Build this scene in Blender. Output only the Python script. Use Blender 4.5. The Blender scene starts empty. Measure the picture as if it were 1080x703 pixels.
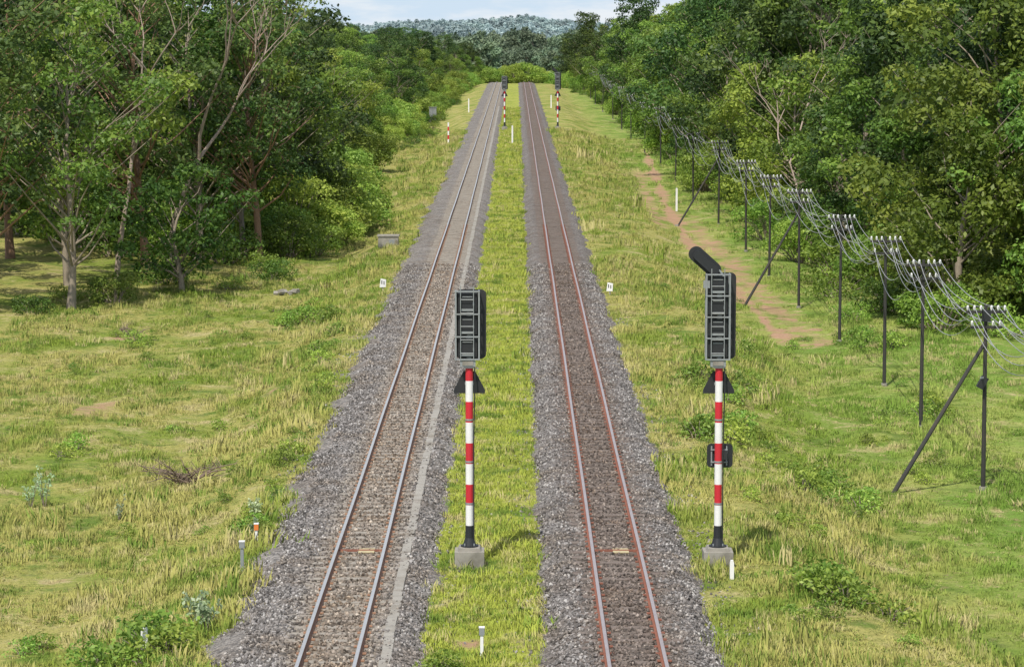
import bpy, math, random
import numpy as np
from mathutils import Vector, Matrix
R = np.random.default_rng(7)
random.seed(7)
sc = bpy.context.scene
LT, RT = -3.5, 2.26      # track centre lines (m)

# ------------------------------------------------------------ helpers
def ss(a, b, t):
    t = np.clip((np.asarray(t, float)-a)/(b-a), 0, 1)
    return t*t*(3-2*t)
def dip(y):
    return -7.0*ss(570, 880, y)
def gz(x, y):
    x = np.asarray(x, float); y = np.asarray(y, float)
    z = -0.42 + dip(y)
    z = z - 0.95*ss(6.1, 9.6, -x + 0.5*np.sin(y*0.11) + 0.3*np.sin(y*0.37))
    z = z - 1.15*ss(6.0, 10.6, x + 0.6*np.sin(y*0.09+1) + 0.3*np.sin(y*0.31))
    away = ss(5.6, 8, np.abs(x+0.6))
    z = z + away*(0.10*np.sin(x*0.7+y*0.13)*np.cos(y*0.21) + 0.06*np.sin(x*1.9+1.3)*np.sin(y*0.8+x*0.6))
    z = z + 0.035*np.sin(x*2.3+y*0.4)*np.sin(y*1.1)
    z = z + 8.5*ss(1000, 2300, y)*(1-0.55*ss(0.0, 0.035, x/np.maximum(y, 1))-0.4*ss(0.02, 0.06, -x/np.maximum(y, 1)))*(1+0.2*np.sin(x*0.021+0.7)+0.12*np.sin(x*0.051))
    z = z + ss(60, 400, np.abs(x))*4*ss(100, 500, y)*(1-ss(800, 1200, y))
    return z

def nodes(name):
    m = bpy.data.materials.new(name); m.use_nodes = True
    nt = m.node_tree; nt.nodes.clear()
    o = nt.nodes.new('ShaderNodeOutputMaterial')
    return m, nt, o
def N(nt, t, **kw):
    n = nt.nodes.new(t)
    for k, v in kw.items(): setattr(n, k, v)
    return n
def mixc(nt, f, a, b, mode='MIX'):
    n = nt.nodes.new('ShaderNodeMix'); n.data_type = 'RGBA'; n.blend_type = mode
    for sock, v in ((n.inputs[0], f), (n.inputs[6], a), (n.inputs[7], b)):
        if hasattr(v, 'is_linked'): nt.links.new(v, sock)
        elif isinstance(v, (int, float)): sock.default_value = v
        else: sock.default_value = (*v, 1)
    return n.outputs[2]
def ramp(nt, src, stops):
    n = nt.nodes.new('ShaderNodeValToRGB')
    el = n.color_ramp.elements
    while len(el) < len(stops): el.new(0.5)
    for e, (p, c) in zip(el, stops):
        e.position = p; e.color = (*c, 1) if len(c) == 3 else c
    nt.links.new(src, n.inputs[0]); return n.outputs[0]
def fr(nt, src, a, b):
    n = nt.nodes.new('ShaderNodeMapRange'); n.inputs[1].default_value = a; n.inputs[2].default_value = b
    n.interpolation_type = 'SMOOTHSTEP'
    nt.links.new(src, n.inputs[0]); return n.outputs[0]
def noise(nt, vec, scale, detail=3, rough=0.55):
    n = N(nt, 'ShaderNodeTexNoise'); n.inputs['Scale'].default_value = scale
    n.inputs['Detail'].default_value = detail; n.inputs['Roughness'].default_value = rough
    if vec is not None: nt.links.new(vec, n.inputs['Vector'])
    return n.outputs[0]

def simple(name, col, rough=0.7, metal=0.0, var=0.25, scale=6.0, dirt=(0.12, 0.09, 0.06), dirta=0.25):
    m, nt, o = nodes(name)
    tc = N(nt, 'ShaderNodeTexCoord').outputs['Object']
    n1 = noise(nt, tc, scale, 5, 0.65); n2 = noise(nt, tc, scale*0.35, 4)
    c = mixc(nt, n1, tuple(v*(1-var) for v in col), tuple(min(1, v*(1+var)) for v in col))
    f = nt.nodes.new('ShaderNodeMath'); f.operation = 'MULTIPLY'; f.inputs[1].default_value = dirta
    nt.links.new(fr(nt, n2, 0.45, 0.75), f.inputs[0])
    c = mixc(nt, f.outputs[0], c, dirt)
    p = N(nt, 'ShaderNodeBsdfPrincipled'); nt.links.new(c, p.inputs['Base Color'])
    p.inputs['Roughness'].default_value = rough; p.inputs['Metallic'].default_value = metal
    bp = N(nt, 'ShaderNodeBump'); bp.inputs['Strength'].default_value = 0.2; bp.inputs['Distance'].default_value = 0.01
    nt.links.new(n1, bp.inputs['Height']); nt.links.new(bp.outputs[0], p.inputs['Normal'])
    nt.links.new(p.outputs[0], o.inputs[0]); return m

# grass colour shared by the ground and the blades
def grass_col(nt, pos):
    sep = N(nt, 'ShaderNodeSeparateXYZ'); nt.links.new(pos, sep.inputs[0])
    big = noise(nt, pos, 0.16, 5, 0.62); mid = noise(nt, pos, 0.55, 6, 0.70); fine = noise(nt, pos, 5.0, 4, 0.7)
    a = mixc(nt, fr(nt, big, 0.38, 0.56), (0.25, 0.33, 0.055), (0.46, 0.43, 0.14))
    rightf = fr(nt, sep.outputs[0], 7.5, 13.5)
    a = mixc(nt, rightf, a, mixc(nt, fr(nt, big, 0.40, 0.62), (0.21, 0.35, 0.06), (0.37, 0.44, 0.11)))
    cen = N(nt, 'ShaderNodeMath', operation='ABSOLUTE'); ad = N(nt, 'ShaderNodeMath', operation='ADD'); ad.inputs[1].default_value = .6
    nt.links.new(sep.outputs[0], ad.inputs[0]); nt.links.new(ad.outputs[0], cen.inputs[0])
    a = mixc(nt, fr(nt, cen.outputs[0], 1.7, 1.3), a, (0.42, 0.47, 0.085))
    a = mixc(nt, fr(nt, mid, 0.51, 0.62), a, (0.16, 0.245, 0.045))
    a = mixc(nt, fr(nt, mid, 0.46, 0.35), a, (0.55, 0.48, 0.23))
    a = mixc(nt, fine, mixc(nt, 1.0, a, (0.74, 0.76, 0.74), 'MULTIPLY'), mixc(nt, 1.0, a, (1.2, 1.2, 1.15), 'MULTIPLY'))
    return a

def ground_mat():
    m, nt, o = nodes('ground_grass')
    pos = N(nt, 'ShaderNodeNewGeometry').outputs['Position']
    g = grass_col(nt, pos)
    at = N(nt, 'ShaderNodeAttribute'); at.attribute_name = 'dirt'
    pn = noise(nt, pos, 0.9, 6, 0.7)
    s = nt.nodes.new('ShaderNodeMath'); s.operation = 'ADD'; nt.links.new(at.outputs['Fac'], s.inputs[0]); nt.links.new(pn, s.inputs[1])
    soil = mixc(nt, noise(nt, pos, 2.5, 5), (0.36, 0.20, 0.12), (0.52, 0.35, 0.23))
    c = mixc(nt, 1.0, g, (0.88, 0.86, 0.88), 'MULTIPLY')
    c = mixc(nt, fr(nt, noise(nt, pos, 2.2, 6, 0.75), 0.52, 0.72), c, (0.34, 0.28, 0.13))
    c = mixc(nt, fr(nt, noise(nt, pos, 9.0, 4, 0.7), 0.50, 0.68), c, (0.15, 0.18, 0.04))
    c = mixc(nt, fr(nt, s.outputs[0], 0.84, 1.08), c, soil)
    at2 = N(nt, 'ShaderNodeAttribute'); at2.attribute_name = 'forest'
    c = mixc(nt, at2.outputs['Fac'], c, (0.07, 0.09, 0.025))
    p = N(nt, 'ShaderNodeBsdfPrincipled'); nt.links.new(c, p.inputs['Base Color']); p.inputs['Roughness'].default_value = 1.0
    p.inputs['Specular IOR Level'].default_value = 0.1
    b = N(nt, 'ShaderNodeBump'); b.inputs['Strength'].default_value = 0.8; b.inputs['Distance'].default_value = 0.16
    nt.links.new(noise(nt, pos, 4.0, 6, 0.75), b.inputs['Height']); nt.links.new(b.outputs[0], p.inputs['Normal'])
    nt.links.new(p.outputs[0], o.inputs[0]); return m

def up_normal(nt, k=.8):
    g = N(nt, 'ShaderNodeNewGeometry').outputs['Normal']
    a = N(nt, 'ShaderNodeVectorMath', operation='SCALE'); a.inputs[3].default_value = .5; nt.links.new(g, a.inputs[0])
    b = N(nt, 'ShaderNodeVectorMath', operation='ADD'); b.inputs[1].default_value = (0, 0, k); nt.links.new(a.outputs[0], b.inputs[0])
    c = N(nt, 'ShaderNodeVectorMath', operation='NORMALIZE'); nt.links.new(b.outputs[0], c.inputs[0]); return c.outputs[0]

def blade_mat():
    m, nt, o = nodes('grass_blades')
    pos = N(nt, 'ShaderNodeNewGeometry').outputs['Position']
    g = grass_col(nt, pos)
    oi = N(nt, 'ShaderNodeObjectInfo').outputs['Random']
    g = mixc(nt, fr(nt, oi, 0.84, 1.0), g, (0.54, 0.48, 0.22))
    g = mixc(nt, fr(nt, oi, 0.28, 0.0), g, (0.18, 0.28, 0.05))
    d = N(nt, 'ShaderNodeBsdfDiffuse'); t = N(nt, 'ShaderNodeBsdfTranslucent')
    nt.links.new(up_normal(nt), d.inputs['Normal'])
    nt.links.new(g, d.inputs[0]); nt.links.new(g, t.inputs[0])
    mx = N(nt, 'ShaderNodeMixShader'); mx.inputs[0].default_value = 0.2
    nt.links.new(d.outputs[0], mx.inputs[1]); nt.links.new(t.outputs[0], mx.inputs[2]); nt.links.new(mx.outputs[0], o.inputs[0])
    return m

def leaf_mat(name, c_dark, c_mid, c_light, trans=0.34):
    m, nt, o = nodes(name)
    at = N(nt, 'ShaderNodeAttribute'); at.attribute_name = 'tint'
    oi = N(nt, 'ShaderNodeObjectInfo').outputs['Random']
    c = ramp(nt, at.outputs['Fac'], [(0.0, c_dark), (0.5, c_mid), (1.0, c_light)])
    hs = N(nt, 'ShaderNodeHueSaturation'); nt.links.new(c, hs.inputs['Color'])
    mr = N(nt, 'ShaderNodeMapRange'); mr.inputs[3].default_value = 0.475; mr.inputs[4].default_value = 0.52; nt.links.new(oi, mr.inputs[0])
    nt.links.new(mr.outputs[0], hs.inputs['Hue'])
    ml = N(nt, 'ShaderNodeMath', operation='MULTIPLY'); ml.inputs[1].default_value = 7.31; fc = N(nt, 'ShaderNodeMath', operation='FRACT')
    nt.links.new(oi, ml.inputs[0]); nt.links.new(ml.outputs[0], fc.inputs[0])
    mr2 = N(nt, 'ShaderNodeMapRange'); mr2.inputs[3].default_value = 1.4; mr2.inputs[4].default_value = 0.72; nt.links.new(fc.outputs[0], mr2.inputs[0])
    nt.links.new(mr2.outputs[0], hs.inputs['Value'])
    p = N(nt, 'ShaderNodeBsdfPrincipled'); nt.links.new(hs.outputs[0], p.inputs['Base Color'])
    p.inputs['Roughness'].default_value = 0.5; p.inputs['Specular IOR Level'].default_value = 0.35
    t = N(nt, 'ShaderNodeBsdfTranslucent'); nt.links.new(hs.outputs[0], t.inputs[0])
    mx = N(nt, 'ShaderNodeMixShader'); mx.inputs[0].default_value = trans
    nt.links.new(p.outputs[0], mx.inputs[1]); nt.links.new(t.outputs[0], mx.inputs[2]); nt.links.new(mx.outputs[0], o.inputs[0])
    return m

M = {}
M['ground'] = ground_mat(); M['blade'] = blade_mat()
M['leaf'] = leaf_mat('leaves_green', (0.055, 0.110, 0.018), (0.12, 0.205, 0.032), (0.27, 0.37, 0.060))
M['leafd'] = leaf_mat('leaves_dark', (0.038, 0.080, 0.020), (0.080, 0.145, 0.034), (0.17, 0.26, 0.055))
M['leafy'] = leaf_mat('leaves_bright', (0.10, 0.175, 0.026), (0.19, 0.29, 0.042), (0.33, 0.43, 0.075), 0.37)
M['leafs'] = leaf_mat('leaves_shrub', (0.15, 0.25, 0.035), (0.26, 0.38, 0.06), (0.40, 0.51, 0.10), 0.38)
M['leaff'] = leaf_mat('leaves_distant_hazed', (0.13, 0.18, 0.11), (0.18, 0.245, 0.15), (0.25, 0.33, 0.19))  # air haze mixed into the leaf colour, greyer and paler
M['leafh'] = leaf_mat('leaves_hill_hazed', (0.28, 0.36, 0.37), (0.32, 0.41, 0.41), (0.37, 0.46, 0.44))  # stronger distance haze painted into these leaves, pale and bluish
M['bark'] = simple('bark_grey', (0.29, 0.24, 0.18), 0.9, 0, 0.4, 5)
M['barkr'] = simple('bark_red', (0.27, 0.16, 0.10), 0.9, 0, 0.4, 5)
M['barkp'] = simple('bark_pale', (0.38, 0.30, 0.24), 0.9, 0, 0.3, 5)
M['white'] = simple('paint_white', (0.80, 0.79, 0.77), 0.5, 0, 0.04, 4, (0.35, 0.3, 0.24), 0.25)
M['red'] = simple('paint_red', (0.58, 0.02, 0.035), 0.5, 0, 0.1, 4, (0.25, 0.05, 0.04), 0.3)
M['black'] = simple('paint_black', (0.018, 0.02, 0.022), 0.55, 0, 0.3, 5, (0.07, 0.06, 0.05), 0.25)
M['grey'] = simple('galvanised_steel', (0.30, 0.32, 0.32), 0.55, 0.3, 0.2, 8, (0.15, 0.13, 0.1), 0.3)
M['conc'] = simple('concrete', (0.30, 0.28, 0.24), 0.9, 0, 0.35, 5, (0.10, 0.09, 0.065), 0.7)
M['pole'] = simple('pole_dark', (0.035, 0.033, 0.03), 0.7, 0, 0.3, 4)
M['orange'] = simple('paint_orange', (0.7, 0.2, 0.04), 0.5)
M['wire'] = simple('wire', (0.42, 0.42, 0.41), 0.5, 0.3)
M['sleeper'] = simple('sleeper_concrete', (0.31, 0.28, 0.235), 0.95, 0, 0.3, 9, (0.18, 0.14, 0.105), 0.6)
M['trough'] = simple('trough_concrete', (0.32, 0.30, 0.26), 0.95, 0, 0.3, 4, (0.19, 0.16, 0.12), 0.7)
M['sleeper2'] = simple('sleeper_brown', (0.18, 0.145, 0.122), 0.95, 0, 0.3, 9, (0.12, 0.08, 0.06), 0.6)
M['rust'] = simple('rail_rust', (0.25, 0.095, 0.058), 0.8, 0.0, 0.3, 3, (0.13, 0.06, 0.04), 0.5)
M['rust_l'] = simple('rail_rust_light', (0.34, 0.19, 0.115), 0.8, 0.0, 0.3, 3, (0.2, 0.1, 0.06), 0.5)
M['railtop'] = simple('rail_head', (0.56, 0.46, 0.42), 0.35, 0.6, 0.1, 4, (0.35, 0.2, 0.15), 0.3)
M['railtop_l'] = simple('rail_head_bright', (0.74, 0.68, 0.62), 0.3, 0.7, 0.05, 4, (0.5, 0.4, 0.3), 0.3)
M['twig'] = simple('dry_wood', (0.20, 0.15, 0.11), 0.95, 0, 0.4, 6)
M['plate'] = simple('yellow_plate', (0.50, 0.42, 0.24), 0.7, 0, 0.2)

# ------------------------------------------------------------ mesh builder
class MB:
    def __init__(s): s.v=[]; s.f=[]; s.m=[]; s.mats=[]; s.t=[]
    def mi(s, k):
        if k not in s.mats: s.mats.append(k)
        return s.mats.index(k)
    def add(s, vs, fs, k):
        o = len(s.v); s.v += [tuple(v) for v in vs]
        s.f += [tuple(i+o for i in f) for f in fs]; s.m += [s.mi(k)]*len(fs)
    def box(s, c, d, k, rot=None):
        vs = []
        for i in (-.5, .5):
            for j in (-.5, .5):
                for l in (-.5, .5):
                    p = Vector((i*d[0], j*d[1], l*d[2]))
                    if rot: p = rot @ p
                    vs.append(p+Vector(c))
        s.add(vs, [(0,1,3,2),(4,6,7,5),(0,4,5,1),(2,3,7,6),(0,2,6,4),(1,5,7,3)], k)
    def tube(s, pts, rad, k, n=8, caps=True):
        pts = [Vector(p) for p in pts]; vs=[]; fs=[]
        for i, p in enumerate(pts):
            d = (pts[min(i+1, len(pts)-1)]-pts[max(i-1, 0)]).normalized()
            a = d.cross(Vector((0, 0, 1)) if abs(d.z) < 0.9 else Vector((1, 0, 0))).normalized(); b = d.cross(a)
            for j in range(n):
                t = 2*math.pi*j/n; vs.append(p+(a*math.cos(t)+b*math.sin(t))*rad[i])
        for i in range(len(pts)-1):
            for j in range(n):
                j2 = (j+1) % n; fs.append((i*n+j, i*n+j2, (i+1)*n+j2, (i+1)*n+j))
        if caps:
            fs.append(tuple(range(n))[::-1]); fs.append(tuple((len(pts)-1)*n+j for j in range(n)))
        s.add(vs, fs, k)
    def prism(s, pts, y0, y1, k, mat=None):   # polygon in XZ extruded along Y
        n = len(pts); vs = [Vector((x, y0, z)) for x, z in pts]+[Vector((x, y1, z)) for x, z in pts]
        if mat: vs = [mat @ v for v in vs]
        s.add(vs, [tuple(range(n)), tuple(range(2*n-1, n-1, -1))]+[(i, i+n, (i+1)%n+n, (i+1)%n) for i in range(n)], k)
    def mesh(s, name):
        me = bpy.data.meshes.new(name); me.from_pydata(s.v, [], s.f)
        for k in s.mats: me.materials.append(M[k])
        me.polygons.foreach_set('material_index', s.m); me.update(); return me
    def obj(s, name, loc=(0,0,0), rz=0):
        ob = bpy.data.objects.new(name, s.mesh(name)); sc.collection.objects.link(ob)
        ob.location = loc; ob.rotation_euler = (0, 0, rz); return ob

def rrect(w, h, r, n=5):
    out = []
    for cx, cz, a0 in ((w/2-r, h/2-r, 0), (-w/2+r, h/2-r, 90), (-w/2+r, -h/2+r, 180), (w/2-r, -h/2+r, 270)):
        for i in range(n+1):
            a = math.radians(a0+90*i/n); out.append((cx+r*math.cos(a), cz+r*math.sin(a)))
    return out

# ------------------------------------------------------------ ground
def axis(lims):
    out = []
    for a, b, st in lims: out += list(np.arange(a, b, st))
    out.append(lims[-1][1]); return np.array(out)
xs = axis([(-3000, -600, 200), (-600, -100, 30), (-100, -30, 4), (-30, 30, 0.4), (30, 100, 4), (100, 600, 30), (600, 3000, 200)])
ys = axis([(-200, 30, 20), (30, 200, 0.6), (200, 400, 2), (400, 900, 6), (900, 2600, 40), (2600, 6000, 300)])
X, Y = np.meshgrid(xs, ys); Z = gz(X, Y)
ny, nx = X.shape
me = bpy.data.meshes.new('ground')
idx = np.arange(nx*ny).reshape(ny, nx)
q = np.stack([idx[:-1,:-1], idx[:-1,1:], idx[1:,1:], idx[1:,:-1]], -1).reshape(-1, 4)
def fastmesh(me, V, Q):
    V = np.ascontiguousarray(V, dtype=np.float32); Q = np.ascontiguousarray(Q, dtype=np.int32)
    me.vertices.add(len(V)); me.vertices.foreach_set('co', V.ravel())
    k = Q.shape[1]
    me.loops.add(Q.size); me.loops.foreach_set('vertex_index', Q.ravel())
    me.polygons.add(len(Q)); me.polygons.foreach_set('loop_start', np.arange(0, Q.size, k, dtype=np.int32))
    me.polygons.foreach_set('loop_total', np.full(len(Q), k, dtype=np.int32))
    me.update(calc_edges=True)
fastmesh(me, np.stack([X, Y, Z], -1).reshape(-1, 3), q)
me.polygons.foreach_set('use_smooth', np.ones(len(q), bool))
def path_x(y): return np.interp(y, [112, 130, 150, 178, 219, 274, 330], [12.0, 11.1, 10.8, 10.6, 11.4, 13.0, 14.5])
def dirt(x, y):
    d = np.zeros_like(x)
    w = 0.7+0.4*np.sin(y*0.23)
    d = np.maximum(d, 0.60*np.exp(-((x-path_x(y))/w)**2)*ss(112, 122, y)*(1-ss(290, 330, y)))
    d = np.maximum(d, 0.48*np.exp(-((x-path_x(y)-1.2)/1.7)**2)*ss(112, 120, y)*(1-ss(180, 240, y)))
    d = np.maximum(d, 0.46*np.exp(-((x-path_x(y)+1.3)/1.4)**2)*ss(160, 190, y)*(1-ss(250, 300, y)))
    for cx, cy, rx, ry, a in ((-14.3, 96.5, 1.5, 4, .52), (-16.6, 120, 1.4, 3.5, .55), (-0.9, 55, .5, 1.2, .55), (-16, 365, 4, 45, .55), (-11, 320, 1.5, 25, .4),
                              (9, 118, 1.0, 4, .45), (-9, 88, .8, 2, .4), (-12, 108, 2, 3, .35), (0.2, 70, .3, 3, .35), (-8.4, 96, .5, 6, .45), (-17, 90, 2, 3, .36), (-8.2, 80, .4, 5, .45), (9.5, 72, 1, 2, .38),
                              (-11, 66, 1.5, 2, .36), (-1.2, 100, .3, 6, .4), (6.5, 140, 1.2, 8, .38), (8, 200, 2, 14, .38)):
        d = np.maximum(d, a*np.exp(-((x-cx)/rx)**2-((y-cy)/ry)**2))
    return d
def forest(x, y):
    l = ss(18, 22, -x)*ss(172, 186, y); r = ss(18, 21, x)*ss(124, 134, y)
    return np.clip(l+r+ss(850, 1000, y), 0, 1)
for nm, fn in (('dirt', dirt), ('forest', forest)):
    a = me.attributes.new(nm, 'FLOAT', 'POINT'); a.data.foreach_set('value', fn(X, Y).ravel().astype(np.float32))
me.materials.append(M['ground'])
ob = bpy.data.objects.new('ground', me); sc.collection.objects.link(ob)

# ------------------------------------------------------------ ballast + tracks
def ballast_mat(name, inner, outer):
    m, nt, o = nodes(name)
    pos = N(nt, 'ShaderNodeNewGeometry').outputs['Position']
    v = N(nt, 'ShaderNodeTexVoronoi'); v.inputs['Scale'].default_value = 14; nt.links.new(pos, v.inputs['Vector'])
    sp = N(nt, 'ShaderNodeSeparateColor'); nt.links.new(v.outputs['Color'], sp.inputs[0])
    at = N(nt, 'ShaderNodeAttribute'); at.attribute_name = 'inner'
    b = mixc(nt, at.outputs['Fac'], outer, inner)
    b = mixc(nt, fr(nt, noise(nt, pos, 0.8, 4), 0.35, 0.7), b, mixc(nt, 1.0, b, (0.76, 0.70, 0.64), 'MULTIPLY'))
    c = mixc(nt, sp.outputs[0], mixc(nt, 1.0, b, (0.45, 0.45, 0.45), 'MULTIPLY'), mixc(nt, 1.0, b, (1.6, 1.58, 1.55), 'MULTIPLY'))
    p = N(nt, 'ShaderNodeBsdfPrincipled'); nt.links.new(c, p.inputs['Base Color']); p.inputs['Roughness'].default_value = .95
    bp = N(nt, 'ShaderNodeBump'); bp.inputs['Strength'].default_value = 1; bp.inputs['Distance'].default_value = .05; bp.invert = True
    nt.links.new(v.outputs['Distance'], bp.inputs['Height']); nt.links.new(bp.outputs[0], p.inputs['Normal'])
    nt.links.new(p.outputs[0], o.inputs[0]); return m
def stone_mat():
    m, nt, o = nodes('ballast_stone')
    oi = N(nt, 'ShaderNodeObjectInfo').outputs['Random']
    pos = N(nt, 'ShaderNodeNewGeometry').outputs['Position']
    c = ramp(nt, oi, [(0, (0.07, 0.065, 0.06)), (0.5, (0.19, 0.176, 0.166)), (0.85, (0.32, 0.30, 0.285)), (1, (0.50, 0.48, 0.45))])
    sx = N(nt, 'ShaderNodeSeparateXYZ'); nt.links.new(pos, sx.inputs[0])
    def band(cx, w):
        a = N(nt, 'ShaderNodeMath', operation='SUBTRACT'); nt.links.new(sx.outputs[0], a.inputs[0]); a.inputs[1].default_value = cx
        b = N(nt, 'ShaderNodeMath', operation='ABSOLUTE'); nt.links.new(a.outputs[0], b.inputs[0])
        return fr(nt, b.outputs[0], w+0.3, w-0.25)
    c = mixc(nt, fr(nt, noise(nt, pos, 0.7, 5, .65), .42, .66), c, mixc(nt, 1.0, c, (0.82, .74, .65), 'MULTIPLY'))
    c = mixc(nt, band(LT, .75), c, mixc(nt, 1.0, c, (1.08, .98, .86), 'MULTIPLY'))
    c = mixc(nt, band(RT, .65), c, mixc(nt, 1.0, c, (.76, .67, .61), 'MULTIPLY'))
    p = N(nt, 'ShaderNodeBsdfPrincipled'); nt.links.new(c, p.inputs['Base Color']); p.inputs['Roughness'].default_value = .95
    nt.links.new(p.outputs[0], o.inputs[0]); return m
M['stone'] = stone_mat()
M['bl'] = ballast_mat('ballast_left', (0.255, 0.225, 0.185), (0.225, 0.21, 0.195))
M['br'] = ballast_mat('ballast_right', (0.145, 0.12, 0.10), (0.19, 0.175, 0.165))
def bz(u, cx):
    e = np.where((u < 0) & (cx == LT), 0.75, 0.0); a = np.abs(u)
    return np.where(a < 1.25+e*.6, -0.17, -0.17-0.45*(a-1.25-e*.6)/(0.85+e*.4))
ty = axis([(20, 200, 1.0), (200, 560, 4), (560, 900, 6)])
for nm, cx, mat in (('ballast', LT, 'bl'), ('ballast', RT, 'br')):
    us = np.array([-2.3, -2.1, -1.8, -1.5, -1.25, -0.9, -.55, -.45, 0, .45, .55, 0.9, 1.25, 1.5, 1.8, 2.1, 2.3])
    if cx == LT: us = np.concatenate([[-3.0, -2.7, -2.4], us[1:]])
    U, T = np.meshgrid(us, ty); ed = 0.14*np.sin(T*0.7+U)+0.10*np.sin(T*1.9+2*U)
    Zb = bz(U, cx)+dip(T)+0.012*np.sin(T*3+U*7)
    V = np.stack([cx+U+ed*(np.abs(U) > 1.6), T, Zb], -1).reshape(-1, 3)
    n1, n2 = U.shape; ix = np.arange(n1*n2).reshape(n1, n2)
    Q = np.stack([ix[:-1,:-1], ix[:-1,1:], ix[1:,1:], ix[1:,:-1]], -1).reshape(-1, 4)
    me = bpy.data.meshes.new(nm); fastmesh(me, V, Q); me.materials.append(M[mat])
    a = me.attributes.new('inner', 'FLOAT', 'POINT'); a.data.foreach_set('value', (1-ss(0.7, 1.3, np.abs(U))).ravel().astype(np.float32))
    sc.collection.objects.link(bpy.data.objects.new(nm, me))

def track(cx, slk, side, head, seed):
    rr = random.Random(seed)
    root = bpy.data.objects.new('railway_track', None); sc.collection.objects.link(root)
    b = MB()
    prof = [(-.065,-.15),(-.065,-.135),(-.012,-.12),(-.012,-.045),(-.036,-.035),(-.036,-.004),(-.028,0),(.028,0),(.036,-.004),(.036,-.035),(.012,-.045),(.012,-.12),(.065,-.135),(.065,-.15)]
    for s in (-1, 1):
        vs = []; fr_, ft = [], []
        for t in ty:
            wob = 0.006*math.sin(t*0.21+s)
            for u, z in prof: vs.append((s*.53+u+wob, t, z+float(dip(t))))
        n = len(prof)
        for i in range(len(ty)-1):
            for j in range(n-1):
                (ft if j in (5, 6, 7) else fr_).append((i*n+j, i*n+j+1, (i+1)*n+j+1, (i+1)*n+j))
        b.add(vs, fr_+ft, side); k = b.mi(head)
        for i in range(len(ft)): b.m[-1-i] = k
    o = b.obj('rails'); o.parent = root
    b = MB(); t = 22.0
    while t < 620:
        z = float(dip(t))
        b.box((rr.uniform(-.02,.02), t, -.245+z+rr.uniform(-.01,.008)), (2.0, .24, .17), slk, Matrix.Rotation(rr.uniform(-.012,.012), 3, 'Z'))
        if t < 170:
            for s in (-1, 1):
                for q in (-1, 1): b.box((s*.53+q*.10, t, -.137), (.07, .10, .025), side)
        t += 0.62
    o = b.obj('sleepers'); o.parent = root
    b = MB(); b.box((.12, 63.6, -.135), (.36, .5, .02), 'plate'); b.box((.0, 63.6, -.13), (1.0, .08, .04), 'rust'); o = b.obj('track_magnet'); o.parent = root
    root.location.x = cx
track(LT, 'sleeper', 'rust_l', 'railtop_l', 1); track(RT, 'sleeper2', 'rust', 'railtop', 2)
b = MB(); t = 24.0; rr = random.Random(9)
while t < 420:
    b.box((LT+1.03+rr.uniform(-.02, .02), t, -.185+rr.uniform(-.012, .01)), (.20, .985, .09), 'trough', Matrix.Rotation(rr.uniform(-.01, .01), 3, 'Z')); t += 1.0
b.obj('cable_trough')

# ------------------------------------------------------------ GN scatter
def protos(name, meshes):
    col = bpy.data.collections.new(name)
    for i, m in enumerate(meshes):
        col.objects.link(bpy.data.objects.new(name+'_piece', m))
    return col
def scatter(name, P, scl, rot, col):
    me = bpy.data.meshes.new(name); me.vertices.add(len(P)); me.vertices.foreach_set('co', np.asarray(P, np.float32).ravel())
    a = me.attributes.new('scl', 'FLOAT_VECTOR', 'POINT'); a.data.foreach_set('vector', np.asarray(scl, np.float32).ravel())
    a = me.attributes.new('rot', 'FLOAT_VECTOR', 'POINT'); a.data.foreach_set('vector', np.asarray(rot, np.float32).ravel())
    ob = bpy.data.objects.new(name, me); sc.collection.objects.link(ob)
    ng = bpy.data.node_groups.new(name, 'GeometryNodeTree')
    ng.interface.new_socket('Geometry', in_out='INPUT', socket_type='NodeSocketGeometry')
    ng.interface.new_socket('Geometry', in_out='OUTPUT', socket_type='NodeSocketGeometry')
    gi = ng.nodes.new('NodeGroupInput'); go = ng.nodes.new('NodeGroupOutput')
    ip = ng.nodes.new('GeometryNodeInstanceOnPoints'); ci = ng.nodes.new('GeometryNodeCollectionInfo')
    ci.inputs['Collection'].default_value = col; ci.inputs['Separate Children'].default_value = True; ci.inputs['Reset Children'].default_value = True
    ip.inputs['Pick Instance'].default_value = True
    na = ng.nodes.new('GeometryNodeInputNamedAttribute'); na.data_type = 'FLOAT_VECTOR'; na.inputs['Name'].default_value = 'scl'
    nb = ng.nodes.new('GeometryNodeInputNamedAttribute'); nb.data_type = 'FLOAT_VECTOR'; nb.inputs['Name'].default_value = 'rot'
    L = ng.links
    L.new(gi.outputs[0], ip.inputs['Points']); L.new(ci.outputs[0], ip.inputs['Instance'])
    L.new(nb.outputs[0], ip.inputs['Rotation']); L.new(na.outputs[0], ip.inputs['Scale']); L.new(ip.outputs[0], go.inputs[0])
    md = ob.modifiers.new('scatter', 'NODES'); md.node_group = ng
    return ob

# stones
def stone(seed):
    r = np.random.default_rng(seed)
    g = (1+5**.5)/2
    v = np.array([(-1,g,0),(1,g,0),(-1,-g,0),(1,-g,0),(0,-1,g),(0,1,g),(0,-1,-g),(0,1,-g),(g,0,-1),(g,0,1),(-g,0,-1),(-g,0,1)])/1.9
    f = [(0,11,5),(0,5,1),(0,1,7),(0,7,10),(0,10,11),(1,5,9),(5,11,4),(11,10,2),(10,7,6),(7,1,8),(3,9,4),(3,4,2),(3,2,6),(3,6,8),(3,8,9),(4,9,5),(2,4,11),(6,2,10),(8,6,7),(9,8,1)]
    v = v*(1+.35*r.uniform(-1,1,(12,1)))*np.array([1,.8,.65])
    me = bpy.data.meshes.new('ballast_stone'); me.from_pydata(v.tolist(), [], f); me.materials.append(M['stone']); return me
sc_st = protos('ballast_stone', [stone(i) for i in range(5)])
P = []
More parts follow.
